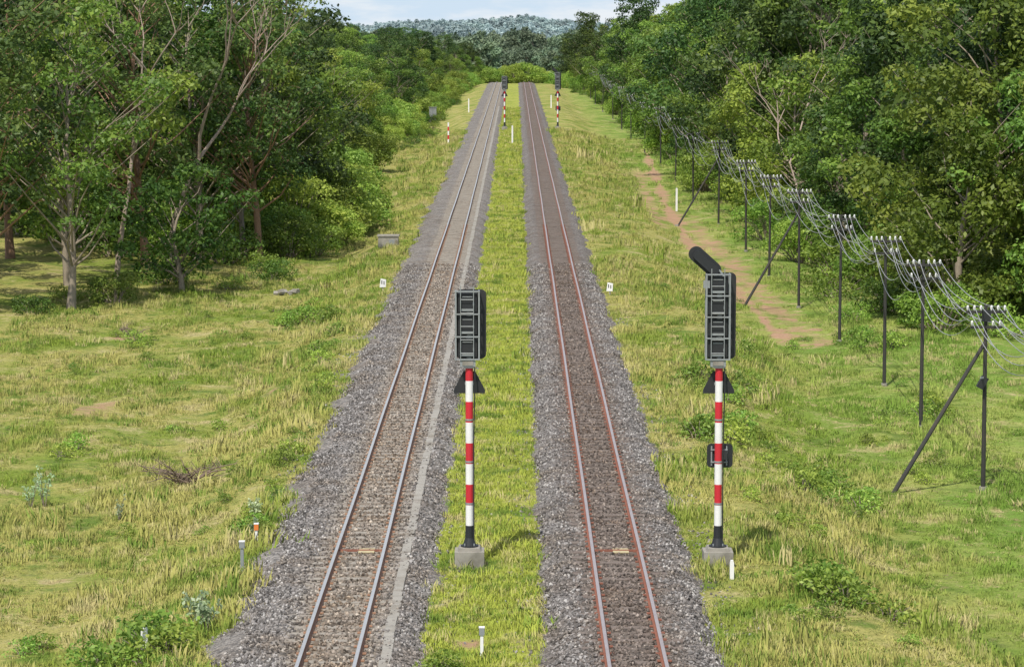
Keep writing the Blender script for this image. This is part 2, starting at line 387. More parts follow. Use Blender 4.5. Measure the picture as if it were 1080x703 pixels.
for cx in (LT, RT):
    n = 58000 if cx == LT else 48000
    y = 47+ (R.random(n)**1.35)*95; u = R.uniform(-2.65 if cx == LT else -2.0, 2.0, n)
    ph = ((y-22.0+.31) % .62)-.31
    keep = ~((np.abs(ph) < .12) & (np.abs(u) < 1.0) & (R.random(n) < .32+.25*np.sin(y*.8+cx)))
    keep &= ~(np.abs(np.abs(u)-.53) < .07)
    if cx == LT: keep &= ~((np.abs(u-1.03) < .10) & (R.random(n) < .66+.3*np.sin(y*.45)))
    y, u = y[keep], u[keep]
    P.append(np.stack([cx+u, y, bz(u, cx)+R.uniform(-.01, .03, len(u))], -1))
n = 3600
sd = R.choice([-1, 1], n); cxs = R.choice([LT, RT], n)
u = 1.9+.6*((cxs == LT) & (sd < 0))+R.exponential(.25, n); yy = R.uniform(47, 120, n); xx = cxs+sd*u
P.append(np.stack([xx, yy, gz(xx, yy)+.01], -1))
P = np.concatenate(P); n = len(P); s = R.uniform(.02, .048, n)
scatter('ballast_stones', P, np.stack([s, s, s], -1), R.uniform(0, 6.28, (n, 3)), sc_st)

# grass tufts
def tuft(seed, nb, rad, h, w):
    r = np.random.default_rng(seed); V = []; F = []
    for i in range(nb):
        a = r.uniform(0, 6.28); d = rad*math.sqrt(r.random()); x, y = d*math.cos(a), d*math.sin(a)
        hh = h*r.uniform(.5, 1.1); le = r.uniform(.1, .7)*hh; b = r.uniform(0, 6.28); ww = w*r.uniform(.7, 1.3)
        dx, dy = math.cos(b), math.sin(b); px, py = -dy*ww/2, dx*ww/2; o = len(V)
        V += [(x-px, y-py, -.03), (x+px, y+py, -.03), (x+dx*le*.4+px*.8, y+dy*le*.4+py*.8, hh*.6), (x+dx*le*.4-px*.8, y+dy*le*.4-py*.8, hh*.6), (x+dx*le, y+dy*le, hh)]
        F += [(o, o+1, o+2, o+3), (o+3, o+2, o+4)]
    me = bpy.data.meshes.new('grass_tuft'); me.from_pydata(V, [], F); me.materials.append(M['blade']); return me
gc = protos('grass_tuft', [tuft(i, 28, .19, .10+.025*i, .016) for i in range(5)])
def gpts(n, x0, x1, y0, y1, pw=1.5):
    return R.uniform(x0, x1, n), y0+(R.random(n)**pw)*(y1-y0)
XX, YY = [], []
for n, x0, x1, y0, y1, pw in ((11000, -1.75, .5, 46, 170, 1.5), (6000, -1.75, .5, 120, 420, 1.2), (62000, -22, -5.6, 46, 150, 1.3), (62000, 4.0, 20, 46, 150, 1.3), (16000, -18, -5.6, 140, 330, 1.2), (16000, 4, 18, 140, 330, 1.2)):
    a, b = gpts(n, x0, x1, y0, y1, pw); XX.append(a); YY.append(b)
x = np.concatenate(XX); y = np.concatenate(YY)
k = (dirt(x, y)+R.uniform(-.15, .15, len(x)) < .3)
pt = np.sin(x*.9+1.7*np.sin(y*.35))*np.sin(y*.55+1.3*np.sin(x*.6)) + .6*np.sin(x*2.1+y*.3)*np.sin(y*1.3-x) + R.normal(0, .4, len(x))
slope = ((x < -5) & (x > -10)) | ((x > 4) & (x < 10))
k &= (pt > np.where(slope, -.9, -.7)) | (np.abs(x+.6) < 1.3)
x, y, pt = x[k], y[k], pt[k]; slope = slope[k]
low = np.clip((pt+.1)/.5, 0, 1)
s = R.lognormal(-.28, .36, len(x))*(1+.4*np.clip(pt, 0, 1.5)); s *= (1+ss(110, 300, y)*.7)*np.where(slope, 1.1, .85)
hz = R.uniform(.5, 1.25, len(x))*np.where(np.abs(x+.6) < 1.3, .8, .3+.75*low)
scatter('grass', np.stack([x, y, gz(x, y)], -1), np.stack([s, s, s*hz], -1),
        np.stack([R.normal(0, .1, len(x)), R.normal(0, .1, len(x)), R.uniform(0, 6.28, len(x))], -1), gc)

# ------------------------------------------------------------ leaves / trees
def leaf_quads(C, Nn, size, r, asp=.5):
    n = len(C); Nn = Nn/np.linalg.norm(Nn, axis=1, keepdims=True)
    t = r.normal(size=(n, 3)); t -= (t*Nn).sum(1, keepdims=True)*Nn; t /= np.linalg.norm(t, axis=1, keepdims=True)
    b = np.cross(Nn, t); s = size*r.uniform(.6, 1.3, (n, 1))
    V = np.stack([C-t*s*.5, C+b*s*asp*.5-t*s*.05, C+t*s*.5-Nn*s*.12, C-b*s*asp*.5-t*s*.05], 1).reshape(-1, 3)
    return V
def make_plant(name, seed, clumps, leaves, lsize, tubes, leafk, barkk, asp=.55, flat=.75):
    r = np.random.default_rng(seed); b = MB()
    for pts, rad in tubes: b.tube(pts, rad, barkk, 7 if max(rad) > .06 else 4, False)
    VV = []; TT = []
    for c, cr in clumps:
        n = max(8, int(leaves*(cr**2)/1.7)); u = r.normal(size=(n, 3)); u /= np.linalg.norm(u, axis=1, keepdims=True)
        u[:, 2] = np.where(r.random(n) < .55, np.abs(u[:, 2]), u[:, 2])
        lump = 1+.28*np.sin(u[:, 0]*4+seed+c[0])*np.sin(u[:, 1]*5+c[1])*np.cos(u[:, 2]*4)
        rho = cr*(.5+.55*r.random(n)**.6)*lump
        C = np.array(c)+u*rho[:, None]*np.array([1, 1, flat])
        VV.append(leaf_quads(C, u+.75*r.normal(size=(n, 3))+np.array([0, 0, .45]), lsize, r, asp))
        ct = r.uniform(.1, .8); TT.append(np.repeat(np.clip(ct+r.normal(0, .16, n), 0, 1), 4))
    VL = np.concatenate(VV); TL = np.concatenate(TT)
    nb = len(b.v); V = np.concatenate([np.array(b.v).reshape(-1, 3), VL]) if nb else VL
    fb = np.array([f for f in b.f], dtype=np.int32).reshape(-1, 4)
    Q = np.concatenate([fb, (np.arange(len(VL)).reshape(-1, 4)+nb)])
    me = bpy.data.meshes.new(name); fastmesh(me, V, Q)
    me.materials.append(M[barkk]); me.materials.append(M[leafk])
    mi = np.ones(len(Q), np.int32); mi[:len(fb)] = 0; me.polygons.foreach_set('material_index', mi)
    a = me.attributes.new('tint', 'FLOAT', 'POINT'); a.data.foreach_set('value', np.concatenate([np.zeros(nb), TL]).astype(np.float32))
    return me
def tree(name, seed, H, R0, base, nc, leaves, ls, leafk, barkk='bark', trunk=.22, lean=0., cr=(.8, 1.5), airy=0., lob_a=1.):
    r = random.Random(seed); tp = []; tr = []
    top = H*.86; ph = r.uniform(0, 6)
    for i in range(10):
        t = i/9; tp.append(Vector((lean*t*H*.5+.25*math.sin(t*4+ph)*t*2, .25*math.cos(t*5+ph)*t*2, t*top-.3))); tr.append(trunk*(1.25 if i == 0 else 1)*(1-t*.85))
    def at(z):
        t = min(max((z+.3)/top, 0), 1)*9; i = min(int(t), 8); return tp[i].lerp(tp[i+1], t-i)
    tubes = [(tp, tr)]; cl = []
    lobes = [(r.uniform(0, 6.28), r.uniform(.65, 1.15)) for _ in range(4)]
    for i in range(nc):
        a = r.uniform(0, 6.28); f = (i+.5)/nc; z = base+(H-base)*f
        env = math.sin(math.pi*min(max(.12+.80*f, 0), 1))**.65
        lob = 1+lob_a*(.28*math.sin(a*2+lobes[0][0]+z*.5)+.18*math.sin(a*3+lobes[1][0]-z*.8)+.12*math.sin(z*2.1+lobes[2][0]))
        rr_ = R0*env*lob*(r.uniform(.35, 1.0)**.6)
        ax = at(z); c = Vector((ax.x+rr_*math.cos(a), ax.y+rr_*math.sin(a), z+r.uniform(-.4, .4)))
        rad = r.uniform(*cr)*(1-.25*f); cl.append((tuple(c), rad))
        if i % 2 == 0 or airy > 0:
            p0 = at(max(z-rr_*.7-.8, base*.55)); m1 = p0.lerp(c, .5)+Vector((r.uniform(-.3, .3), r.uniform(-.3, .3), -.25+r.uniform(0, .5)))
            w = trunk*.32*(1-.5*f); tubes.append(([p0, m1, c, c+(c-m1)*.3], [w, w*.65, w*.35, w*.1]))
            for k in range(3 if airy else 1):
                d = Vector((r.uniform(-1, 1), r.uniform(-1, 1), r.uniform(-.2, 1)))*rad; tubes.append(([c, c+d*.6, c+d*1.05], [w*.35, w*.2, .01]))
    return make_plant(name, seed, cl, leaves, ls, tubes, leafk, barkk)
def bare(name, seed, H):
    r = random.Random(seed); tubes = []; tips = []
    def grow(p, d, L, w, dep):
        pts = [p]; q = p
        for i in range(4):
            d = (d+Vector((r.uniform(-.2, .2), r.uniform(-.2, .2), r.uniform(-.05, .15)))).normalized(); q = q+d*L/4; pts.append(q)
        tubes.append((pts, [w*(1-.11*i) for i in range(5)]))
        if dep == 0: tips.append(q); return
        for k in range(r.choice((2, 3))):
            nd = (d+Vector((r.uniform(-.8, .8), r.uniform(-.8, .8), r.uniform(-.1, .5)))).normalized(); grow(q, nd, L*r.uniform(.55, .8), w*.6, dep-1)
    grow(Vector((0, 0, -.3)), Vector((.05, 0, 1)), H*.40, .15, 5)
    cl = [((t.x, t.y, t.z), .5) for t in tips if r.random() < .3]
    return make_plant(name, seed, cl, 240, .2, tubes, 'leaf', 'barkp')
def shrub(name, seed, H, R0, nc, leaves, ls, leafk, cr=(.35, .6), asp=.55):
    r = random.Random(seed); cl = []; tubes = []
    for i in range(nc):
        a = r.uniform(0, 6.28); d = R0*math.sqrt(r.random()); z = H*r.uniform(.12, 1)*(1-.45*(d/R0)**2)
        c = Vector((d*math.cos(a), d*math.sin(a), z)); cl.append((tuple(c), r.uniform(*cr)))
        tubes.append(([Vector((c.x*.25, c.y*.25, -.1)), c*.55+Vector((0, 0, .05)), c], [.03*H**.5, .018*H**.5, .006]))
    return make_plant(name, seed, cl, leaves, ls, tubes, leafk, 'bark', asp)

TA = [tree('t_airy', 11, 14.5, 4.4, 3.8, 46, 340, .28, 'leaf', 'bark', .22, .10, (.6, 1.4), 1, 1.4),
      tree('t_airy', 12, 15.5, 4.6, 5.0, 54, 340, .28, 'leafd', 'barkr', .24, -.05, (.6, 1.4), 1, 1.3),
      tree('t_airy', 13, 13.0, 3.9, 3.2, 44, 340, .28, 'leafy', 'bark', .18, .05, (.6, 1.3), 1, 1.4)]
TB = [tree('t_dense', 21, 13.5, 4.8, 1.6, 72, 330, .30, 'leaf', 'bark', .28, 0, (.8, 1.6), 0, 1.4),
      tree('t_dense', 22, 15.5, 5.2, 2.0, 85, 320, .31, 'leafd', 'bark', .3, .03, (.8, 1.7), 0, 1.4),
      tree('t_dense', 23, 11.5, 4.8, .9, 70, 330, .29, 'leafy', 'bark', .25, 0, (.8, 1.6), 0, 1.3),
      tree('t_dense', 24, 14.5, 4.2, 1.5, 68, 330, .30, 'leaf', 'bark', .25, -.04, (.7, 1.5), 0, 1.6)]
TS = tree('t_small', 31, 5.9, 3.0, 1.3, 42, 380, .25, 'leaf', 'bark', .17, 0, (.6, 1.0))
TD = [bare('t_bare', 41, 16), bare('t_bare', 45, 15)]
SH = [shrub('shrub', 51, 2.6, 2.0, 26, 420, .20, 'leafy', (.5, .85)), shrub('shrub', 52, 2.0, 1.8, 22, 420, .20, 'leaf', (.45, .8)),
      shrub('shrub', 53, 4.6, 2.8, 44, 380, .24, 'leafs', (.6, 1.1)), shrub('shrub', 54, 1.5, 1.5, 20, 420, .17, 'leafs', (.35, .6))]
WD = [shrub('weed', 61, .55, .6, 16, 700, .11, 'leafy', (.16, .3)), shrub('weed', 62, .4, .5, 14, 700, .09, 'leafs', (.14, .26)), shrub('weed', 63, .8, .7, 18, 650, .13, 'leafs', (.2, .34))]
def put(name, me, x, y, s=1., rz=None, sz=None):
    o = bpy.data.objects.new(name, me); sc.collection.objects.link(o)
    o.location = (x, y, float(gz(x, y))-.03); o.rotation_euler[2] = random.uniform(0, 6.28) if rz is None else rz
    o.scale = (s, s, sz or s); return o
# left edge trees
for x, y, m, s in ((-24.8, 131, TA[1], 1.0), (-20.6, 131, TA[0], .95), (-16.4, 139, TS, 1.0), (-14.3, 158, TA[1], .95), (-15.4, 161, TA[2], 1.05), (-17.6, 158, TA[0], 1.05), (-19.6, 150, TA[1], 1.05), (-22.6, 143, TA[2], 1.1),
                   (-18.5, 170, TB[0], 1.0), (-21.5, 176, TB[1], 1.15), (-26, 174, TB[3], 1.25), (-31, 178, TB[1], 1.25), (-23, 166, TB[1], 1.05), (-28.5, 160, TA[1], 1.1), (-25.5, 167, TB[2], .9), (-20.5, 168, TB[2], .8),
                   (-14.6, 176, TB[1], .95), (-16.5, 196, TB[0], .95), (-29, 195, TB[2], 1.3), (-22.5, 195, TB[2], 1.3), (-33, 150, TB[1], 1.1), (-36, 136, TB[1], 1), (-41, 145, TB[0], 1.1), (-31, 138, TA[0], 1)):
    put('broadleaf_tree', m, x, y, s)
put('bare_tree', TD[0], -20.6, 146, 1.05, 1.0); put('bare_tree', TD[1], -18.6, 152, 1.1, 2.2)
# right edge trees
for x, y, m, s in ((20.2, 129, TB[2], .95), (24.5, 127, TB[0], .85), (29, 128, TB[0], 1.05), (23.5, 139, TB[3], 1.15), (19.6, 143, TB[0], .8), (27, 143, TB[1], 1.15), (33, 138, TB[1], 1.1),
                   (19.2, 156, TB[3], .85), (23.2, 155, TB[1], 1.1), (19.1, 170, TB[1], .75), (23, 172, TB[3], 1.2), (28, 165, TB[0], 1.2), (18.6, 186, TB[2], .95), (21.5, 195, TB[1], 1.15), (38, 130, TB[1], 1), (43, 140, TB[0], 1)):
    put('broadleaf_tree', m, x, y, s)
put('bare_tree', TD[1], 18.0, 180, .85, 4)
# bright shrubs
for x, y, m, s in ((-11.9, 178, SH[2], 1.1), (-13.4, 170, SH[2], 1.1), (-11.2, 190, SH[2], .9), (-12.9, 160, SH[0], .9), (-12.6, 205, SH[2], .9), (-11.9, 168, SH[3], 1.0), (-11.4, 176, SH[2], .8), (-10.9, 183, SH[2], .9), (-11.6, 162, SH[0], .8), (-10.8, 170, SH[2], .6), (-13.2, 152, SH[3], .8),
                   (-12.6, 146, SH[1], .6), (-18.9, 133, SH[0], .6), (-22, 129, SH[1], .5), (-14.2, 141, SH[3], .5), (-25.5, 128, SH[0], .6), (-17.8, 144, SH[1], .7), (-21.5, 136, SH[3], .6), (-14.2, 165, SH[0], 1.1), (-16.6, 164, SH[2], .8), (-19.5, 163, SH[2], .9), (-16, 156, SH[1], 1), (-22.5, 160, SH[1], 1.1),
                   (17.2, 131, SH[1], .8), (15.8, 138, SH[3], 1.0), (18.5, 124, SH[0], .8), (21, 122, SH[3], 1.0), (16.6, 146, SH[0], .9), (24, 121, SH[1], .8), (16.2, 160, SH[2], .7), (15.7, 175, SH[0], 1.0), (15.2, 128, SH[3], .6)):
    put('shrub', m, x, y, s)
# forest mass
fcol = protos('forest_tree', TB+[TA[2]])
P = []; S = []
def addt(x, y, s): P.append((x, y, float(gz(x, y))-.1)); S.append(s)
for sd in (-1, 1):
    y = 198.
    while y < 700:
        e = (17.5 if sd < 0 else 19.0) - 5*float(ss(480, 700, y))*(1 if sd < 0 else .6)
        for k, off in enumerate((0, 6.5, 13, 21)):
            hs = (.80 if sd < 0 else 1.0)*(1-.15*float(ss(300, 600, y)) if sd > 0 else 1-.2*float(ss(230, 330, y)))
            if k == 0 and random.random() < .2: continue
            addt(sd*(e+off+random.uniform(-2.2, 2.2)), y+random.uniform(-3, 3), hs*random.uniform(.62, 1.18)+.05*k)
        y += 6.8
    for k in range(110):
        addt(sd*random.uniform(42, 110), random.uniform(200, 700), random.uniform(.9, 1.2))
n = len(P); S = np.array(S)
scatter('forest', np.array(P), np.stack([S, S, S], -1), np.stack([np.zeros(n), np.zeros(n), R.uniform(0, 6.28, n)], -1), fcol)
# undergrowth along forest edge
ucol = protos('undergrowth_shrub', SH)
P = []; S = []
for sd in (-1, 1):
    for k in range(210):
        y = random.uniform(195, 680); e = 15.5-4*float(ss(450, 680, y)); addt(sd*(e+random.gauss(0, 1.1)+(1.6 if sd > 0 else -.9)), y, random.uniform(.35, 1.0))
    for k in range(70):
        y = random.uniform(128 if sd > 0 else 172, 200); addt(sd*(random.uniform(18.5, 30)), y, random.uniform(.4, 1.1))
for k in range(50): addt(random.uniform(-15, -10), random.uniform(300, 520), random.uniform(.3, .7))
for k in range(110): addt(random.uniform(-14, 16), random.uniform(660, 860), random.uniform(.8, 1.6))
n = len(P); S = np.array(S)
scatter('undergrowth', np.array(P), np.stack([S, S, S], -1), np.stack([np.zeros(n), np.zeros(n), R.uniform(0, 6.28, n)], -1), ucol)
# distant forests
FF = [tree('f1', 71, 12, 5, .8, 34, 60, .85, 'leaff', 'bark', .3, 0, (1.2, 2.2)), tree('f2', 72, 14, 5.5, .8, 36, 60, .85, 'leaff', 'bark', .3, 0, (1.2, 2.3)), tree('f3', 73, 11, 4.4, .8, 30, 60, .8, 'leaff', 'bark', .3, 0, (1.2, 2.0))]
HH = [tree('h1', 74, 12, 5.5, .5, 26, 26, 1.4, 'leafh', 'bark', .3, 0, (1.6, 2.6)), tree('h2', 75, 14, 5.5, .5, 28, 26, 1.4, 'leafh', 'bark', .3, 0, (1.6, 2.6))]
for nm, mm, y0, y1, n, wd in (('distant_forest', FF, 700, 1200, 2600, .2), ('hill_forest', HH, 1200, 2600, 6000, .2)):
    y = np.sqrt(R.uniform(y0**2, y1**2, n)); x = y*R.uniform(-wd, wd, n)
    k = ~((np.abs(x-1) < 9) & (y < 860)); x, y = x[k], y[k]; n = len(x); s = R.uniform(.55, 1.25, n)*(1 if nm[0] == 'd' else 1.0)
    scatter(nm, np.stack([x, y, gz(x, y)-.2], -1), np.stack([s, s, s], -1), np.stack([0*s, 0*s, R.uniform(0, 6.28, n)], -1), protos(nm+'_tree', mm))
# weeds
wcol = protos('weed_plant', WD)
P = []; S = []
for cx, cy, rx, ry, n, s0 in ((6.7, 95, .9, 2.5, 16, .9), (6.0, 83, 1.0, 1.5, 16, .8), (8.6, 78, 1.0, 3.0, 26, .8), (7.0, 60.5, .7, 2, 20, .85), (6.0, 58, .6, 1.0, 7, .6), (-7.7, 55, .9, .7, 14, .9), (-6.4, 68, .4, .8, 9, .7), (13.0, 96, 1.5, 3, 14, .7),
                              (12.8, 84, 1.5, 2, 18, .6), (-13.5, 86, 1.2, 2, 5, .6), (-19, 104, 3, 2, 6, .7), (9.5, 110, 2, 4, 10, .8), (-15, 118, 3, 3, 8, .7), (-1.3, 52.5, .2, .4, 3, .5), (-6.3, 76, .3, 4, 12, .6), (-6.4, 90, .3, 8, 16, .55), (-7.2, 106, .6, 8, 16, .7), (4.5, 100, .3, 15, 8, .4), (15, 118, 2, 3, 20, .9), (-9.8, 128, 1.2, 6, 20, .9),
                              (6.8, 72, .8, 2.5, 12, .6), (7.3, 88, 1, 4, 12, .7)):
    for k in range(n): addt(random.gauss(cx, rx*.6), random.gauss(cy, ry*.6), s0*random.uniform(.5, 1.25))
for k in range(120): addt(random.uniform(-20, -6.3), random.uniform(52, 150), random.uniform(.2, .55))
for k in range(120): addt(random.uniform(5, 18), random.uniform(52, 150), random.uniform(.2, .55))
n = len(P); S = np.array(S)
scatter('weeds', np.array(P), np.stack([S, S, S], -1), np.stack([np.zeros(n), np.zeros(n), R.uniform(0, 6.28, n)], -1), wcol)

# pale saplings
M['leafp'] = leaf_mat('leaves_pale', (0.28, 0.38, 0.19), (0.38, 0.48, 0.27), (0.50, 0.58, 0.40))
def sapling(seed, H, n, ls):
    r = random.Random(seed); tubes = []; cl = []
    for i in range(n):
        a = r.uniform(0, 6.28); d = Vector((math.cos(a)*r.uniform(.1, .5), math.sin(a)*r.uniform(.1, .5), 1))*H*r.uniform(.6, 1)
        tubes.append(([Vector((0, 0, -.1)), d*.5, d], [.014, .01, .005]))
        for t in (.45, .65, .85, 1.0): cl.append((tuple(d*t), .10))
    return make_plant('pale_sapling', seed, cl, 1500, ls, tubes, 'leafp', 'bark')
SP = [sapling(81, .75, 6, .13), sapling(82, 1.0, 5, .09)]
for x, y, k, s in ((-6.5, 57, 0, 1), (-6.25, 56.6, 0, .8), (-13.0, 77.5, 1, 1.15), (-13.3, 77, 1, .9), (-10.6, 75, 1, .7), (-6.6, 71, 0, .7), (-6.2, 67, 0, .6)):
    put('pale_sapling', SP[k], x, y, s)

# twig pile
def twigs(seed, L, n):
    r = random.Random(seed); b = MB()
    for i in range(n):
        a = r.gauss(.15, .6)+(math.pi if r.random() < .5 else 0); l = L*r.uniform(.3, 1)*.5
        p0 = Vector((r.uniform(-.3, .3), r.uniform(-.3, .3), .08)); d = Vector((math.cos(a), math.sin(a)*.7, r.uniform(.1, .8)))
        p1 = p0+d*l*.5+Vector((0, 0, .05)); p2 = p0+d*l+Vector((0, r.uniform(-.1, .1), -.1*l)); w = r.uniform(.016, .036)
        b.tube([p0, p1, p2], [w, w*.7, w*.3], 'twig', 5)
        for q in range(3):
            t = p1.lerp(p2, r.random()); b.tube([t, t+Vector((r.uniform(-.25, .25), r.uniform(-.2, .2), r.uniform(0, .25)))*1.2], [w*.5, .005], 'twig', 4)
    return b
o = twigs(1, 3.2, 34).obj('fallen_branch', (-9.35, 80, float(gz(-9.35, 80))))
o = twigs(2, 1.4, 12).obj('fallen_branch', (-16.4, 121, float(gz(-16.4, 121))))

# ------------------------------------------------------------ signals
def signal(x, y, feather=False):
    b = MB(); P_ = .085
    b.box((0, 0, .12), (.66, .66, .44), 'conc'); b.prism([(-.27, .34), (.27, .34), (.23, .42), (-.23, .42)], -.25, .25, 'conc')
    b.tube([(0, 0, .42), (0, 0, .45), (0, 0, .452), (0, 0, .62), (0, 0, .9)], [.2, .2, .15, .10, P_+.004], 'black', 16)
    for a in range(4):
        b.tube([(.15*math.cos(a*1.57+.78), .15*math.sin(a*1.57+.78), .42), (.15*math.cos(a*1.57+.78), .15*math.sin(a*1.57+.78), .5)], [.018, .018], 'grey', 6)
    z = .9
    for i, c in enumerate(['white', 'red', 'white', 'red', 'white', 'red', 'white', 'red']):
        z2 = min(z+.468, 4.56); b.tube([(0, 0, z), (0, 0, z2)], [P_, P_], c, 16, False); z = z2
    b.prism([(-.35, 3.88), (.35, 3.88), (.35, 3.96), (.13, 4.38), (-.13, 4.38), (-.35, 3.96)], .09, .115, 'black')
    b.box((0, .1, 4.1), (.2, .03, .06), 'grey')
    top = 6.58 if feather else 6.2; bot = 4.66; n = 4 if feather else 3
    zc, hh = (top+bot)/2, top-bot
    T = Matrix.Translation((.04, 0, zc))
    b.prism(rrect(.68, hh+.02, .12), .16, .185, 'black', T)
    b.tube([(0, .02, 4.5), (0, .02, top-.1)], [.06, .06], 'grey', 10)
    for sx in (-.30, .22):
        b.box((sx, -.14, zc), (.035, .05, hh), 'grey'); b.box((sx, .12, zc), (.035, .05, hh-.1), 'grey')
    st = (hh-.02)/n
    for i in range(n+1):
        zz = bot+i*st+.01; b.box((-.04, -.145, zz), (.56, .05, .03), 'grey'); b.box((-.30, -.01, zz), (.03, .24, .03), 'grey'); b.box((.22, -.01, zz), (.03, .24, .03), 'grey')
    b.tube([(-.19, -.16, bot), (-.19, -.16, top+.12)], [.011, .011], 'grey', 6); b.tube([(.10, -.16, bot), (.10, -.16, top+.12)], [.011, .011], 'grey', 6)
    for i in range(int(hh/.3)): b.tube([(-.19, -.16, bot+.15+i*.3), (.10, -.16, bot+.15+i*.3)], [.009, .009], 'grey', 6)
    for i in range(n):
        zz = bot+(i+.5)*st
        b.box((-.04, .03, zz+.01), (.42, .24, st-.10), 'black')
        b.box((-.04, -.095, zz+.015), (.36, .012, st-.17), 'black')
        b.box((-.04, -.105, zz+st*.28), (.22, .012, .018), 'grey'); b.box((.10, -.108, zz-.02), (.03, .02, .07), 'grey')
        b.box((-.04, -.108, zz-st*.30), (.30, .012, .05), 'grey')
        hs = []
        for j in range(13):
            a = math.radians(-30+j*20)
            for rr_, yy in ((.15, .19), (.14, .46 if 3 < j < 9 else .36)): hs.append((.02+rr_*math.cos(a), yy, zz+rr_*math.sin(a)))
        b.add(hs, [(2*j, 2*j+1, 2*j+3, 2*j+2) for j in range(12)], 'black')
        b.tube([(.02, .185, zz), (.02, .2, zz)], [.11, .11], 'grey', 14)
    b.box((-.03, -.04, 4.58), (.34, .2, .15), 'grey'); b.box((-.03, -.146, 4.585), (.24, .012, .1), 'conc')
    b.box((0, 0, 4.485), (.24, .24, .03), 'grey')
    b.tube([(.12, -.05, 4.5), (.13, -.09, 4.2), (.1, -.07, 3.0), (.1, -.07, .6)], [.016]*4, 'black', 6)
    for zz in (1.4, 2.35, 3.3): b.tube([(0, 0, zz-.02), (0, 0, zz+.02)], [P_+.008]*2, 'grey', 12)
    if feather:
        A = Matrix.Translation((-.33, .05, 6.84)) @ Matrix.Rotation(math.radians(42), 4, 'Y')
        b.prism(rrect(.86, .34, .165, 7), .0, .03, 'black', A)
        A2 = Matrix.Translation((-.31, -.04, 6.82)) @ Matrix.Rotation(math.radians(42), 4, 'Y')
        b.prism(rrect(.70, .2, .09, 5), -.03, .08, 'black', A2)
        for q in (-.24, 0, .24):
            p = A @ Vector((q, .03, 0)); b.tube([p, p+Vector((0, .12, 0))], [.06, .06], 'black', 10)
        b.tube([(-.05, .0, 6.45), (-.22, .0, 6.72)], [.03, .03], 'grey', 8); b.tube([(.1, 0, 6.5), (-.02, 0, 6.66)], [.025, .025], 'grey', 8)
        b.box((-.3, -.1, 6.35), (.14, .1, .16), 'grey')
        T = Matrix.Translation((.04, 0, 2.47))
        b.prism(rrect(.58, .54, .09), .10, .125, 'black', T)
        for sx in (-.15, .19): b.box((sx, .08, 2.47), (.03, .03, .44), 'grey')
        for dz in (-.14, .14): b.box((.02, .06, 2.47+dz), (.38, .03, .03), 'grey')
        b.box((.13, -.02, 2.5), (.12, .1, .2), 'black')
    return b.obj('railway_signal', (x, y, float(gz(x, y))+.05))
signal(-1.04, 63.2); signal(4.55, 63.2, True)
signal(-1.3, 330); signal(4.85, 330, True)

# ------------------------------------------------------------ small lineside items
def post(name, x, y, h, w, k, cap=None, bands=False):
    b = MB()
    if bands:
        n = 5
        for i in range(n): b.box((0, 0, h*(i+.5)/n), (w, w, h/n), 'red' if i % 2 else 'white')
    else:
        b.prism([(-w/2, -.1), (w/2, -.1), (w/2, h-.06), (w*.3, h), (-w*.3, h), (-w/2, h-.06)], -w/2, w/2, k)
    if cap: b.box((0, 0, h+.06), (w*1.7, w*1.6, .14), cap); b.box((0, 0, h+.14), (w*1.9, w*1.8, .02), 'white')
    return b.obj(name, (x, y, float(gz(x, y))))
post('marker_post', -6.1, 62.5, .55, .07, 'grey', 'grey'); post('marker_post', -6.1, 66, .35, .06, 'white', 'orange')
post('white_post', -7.25, 54.6, .7, .13, 'white'); post('marker_post', -.65, 53.6, .5, .06, 'white', 'grey')
post('white_post', 4.75, 61.6, .42, .09, 'white'); post('white_post', 11.6, 205, 1.7, .14, 'white')
post('striped_post', -7.1, 300, 2.2, .16, 'white', None, True); post('white_post', -.35, 292, 1.9, .16, 'white')
post('white_post', -6.6, 400, 1.9, .16, 'white'); post('white_post', 5.2, 420, 1.9, .16, 'white')
def kmsign(x, y, rz=0.2):
    b = MB(); b.prism([(-.03, -.1), (.03, -.1), (.03, .3), (-.03, .3)], .0, .05, 'conc')
    b.prism([(-.15, .2), (.13, .2), (.15, .55), (-.1, .6)], -.03, 0, 'white'); b.box((-.05, -.034, .43), (.04, .006, .16), 'black'); b.box((.05, -.034, .40), (.04, .006, .16), 'black')
    b.obj('distance_marker', (x, y, float(gz(x, y))), rz)
kmsign(-6.1, 130); kmsign(4.25, 128, -.2)
b = MB(); b.box((0, 0, .3), (1.1, .8, .75), 'conc'); b.box((0, 0, .70), (1.2, .9, .07), 'conc'); b.box((.2, -.405, .35), (.3, .012, .3), 'grey'); b.obj('concrete_cable_pit', (-7.0, 156, float(gz(-7, 156))))
b = MB(); b.box((0, 0, 1.1), (.95, .6, 1.9), 'grey'); b.box((0, 0, .06), (1.2, .9, .25), 'conc'); b.box((0, 0, 2.09), (1.1, .75, .07), 'grey'); b.box((0, -.308, 1.1), (.02, .012, 1.8), 'black'); b.box((.1, -.31, 1.1), (.04, .02, .16), 'black'); b.obj('relay_cabinet', (-11.2, 385, float(gz(-11.2, 385))))
b = MB(); rr_ = random.Random(142)
for k in range(12): b.box((rr_.gauss(0, .3), rr_.gauss(0, .25), rr_.uniform(0, .2)), (rr_.uniform(.12, .3), rr_.uniform(.15, .3), rr_.uniform(.1, .2)), 'conc', Matrix.Rotation(rr_.uniform(0, 3), 3, 'Z') @ Matrix.Rotation(rr_.uniform(-.5, .5), 3, 'X'))
b.obj('rubble_pile', (-11.0, 138, float(gz(-11.0, 138))))

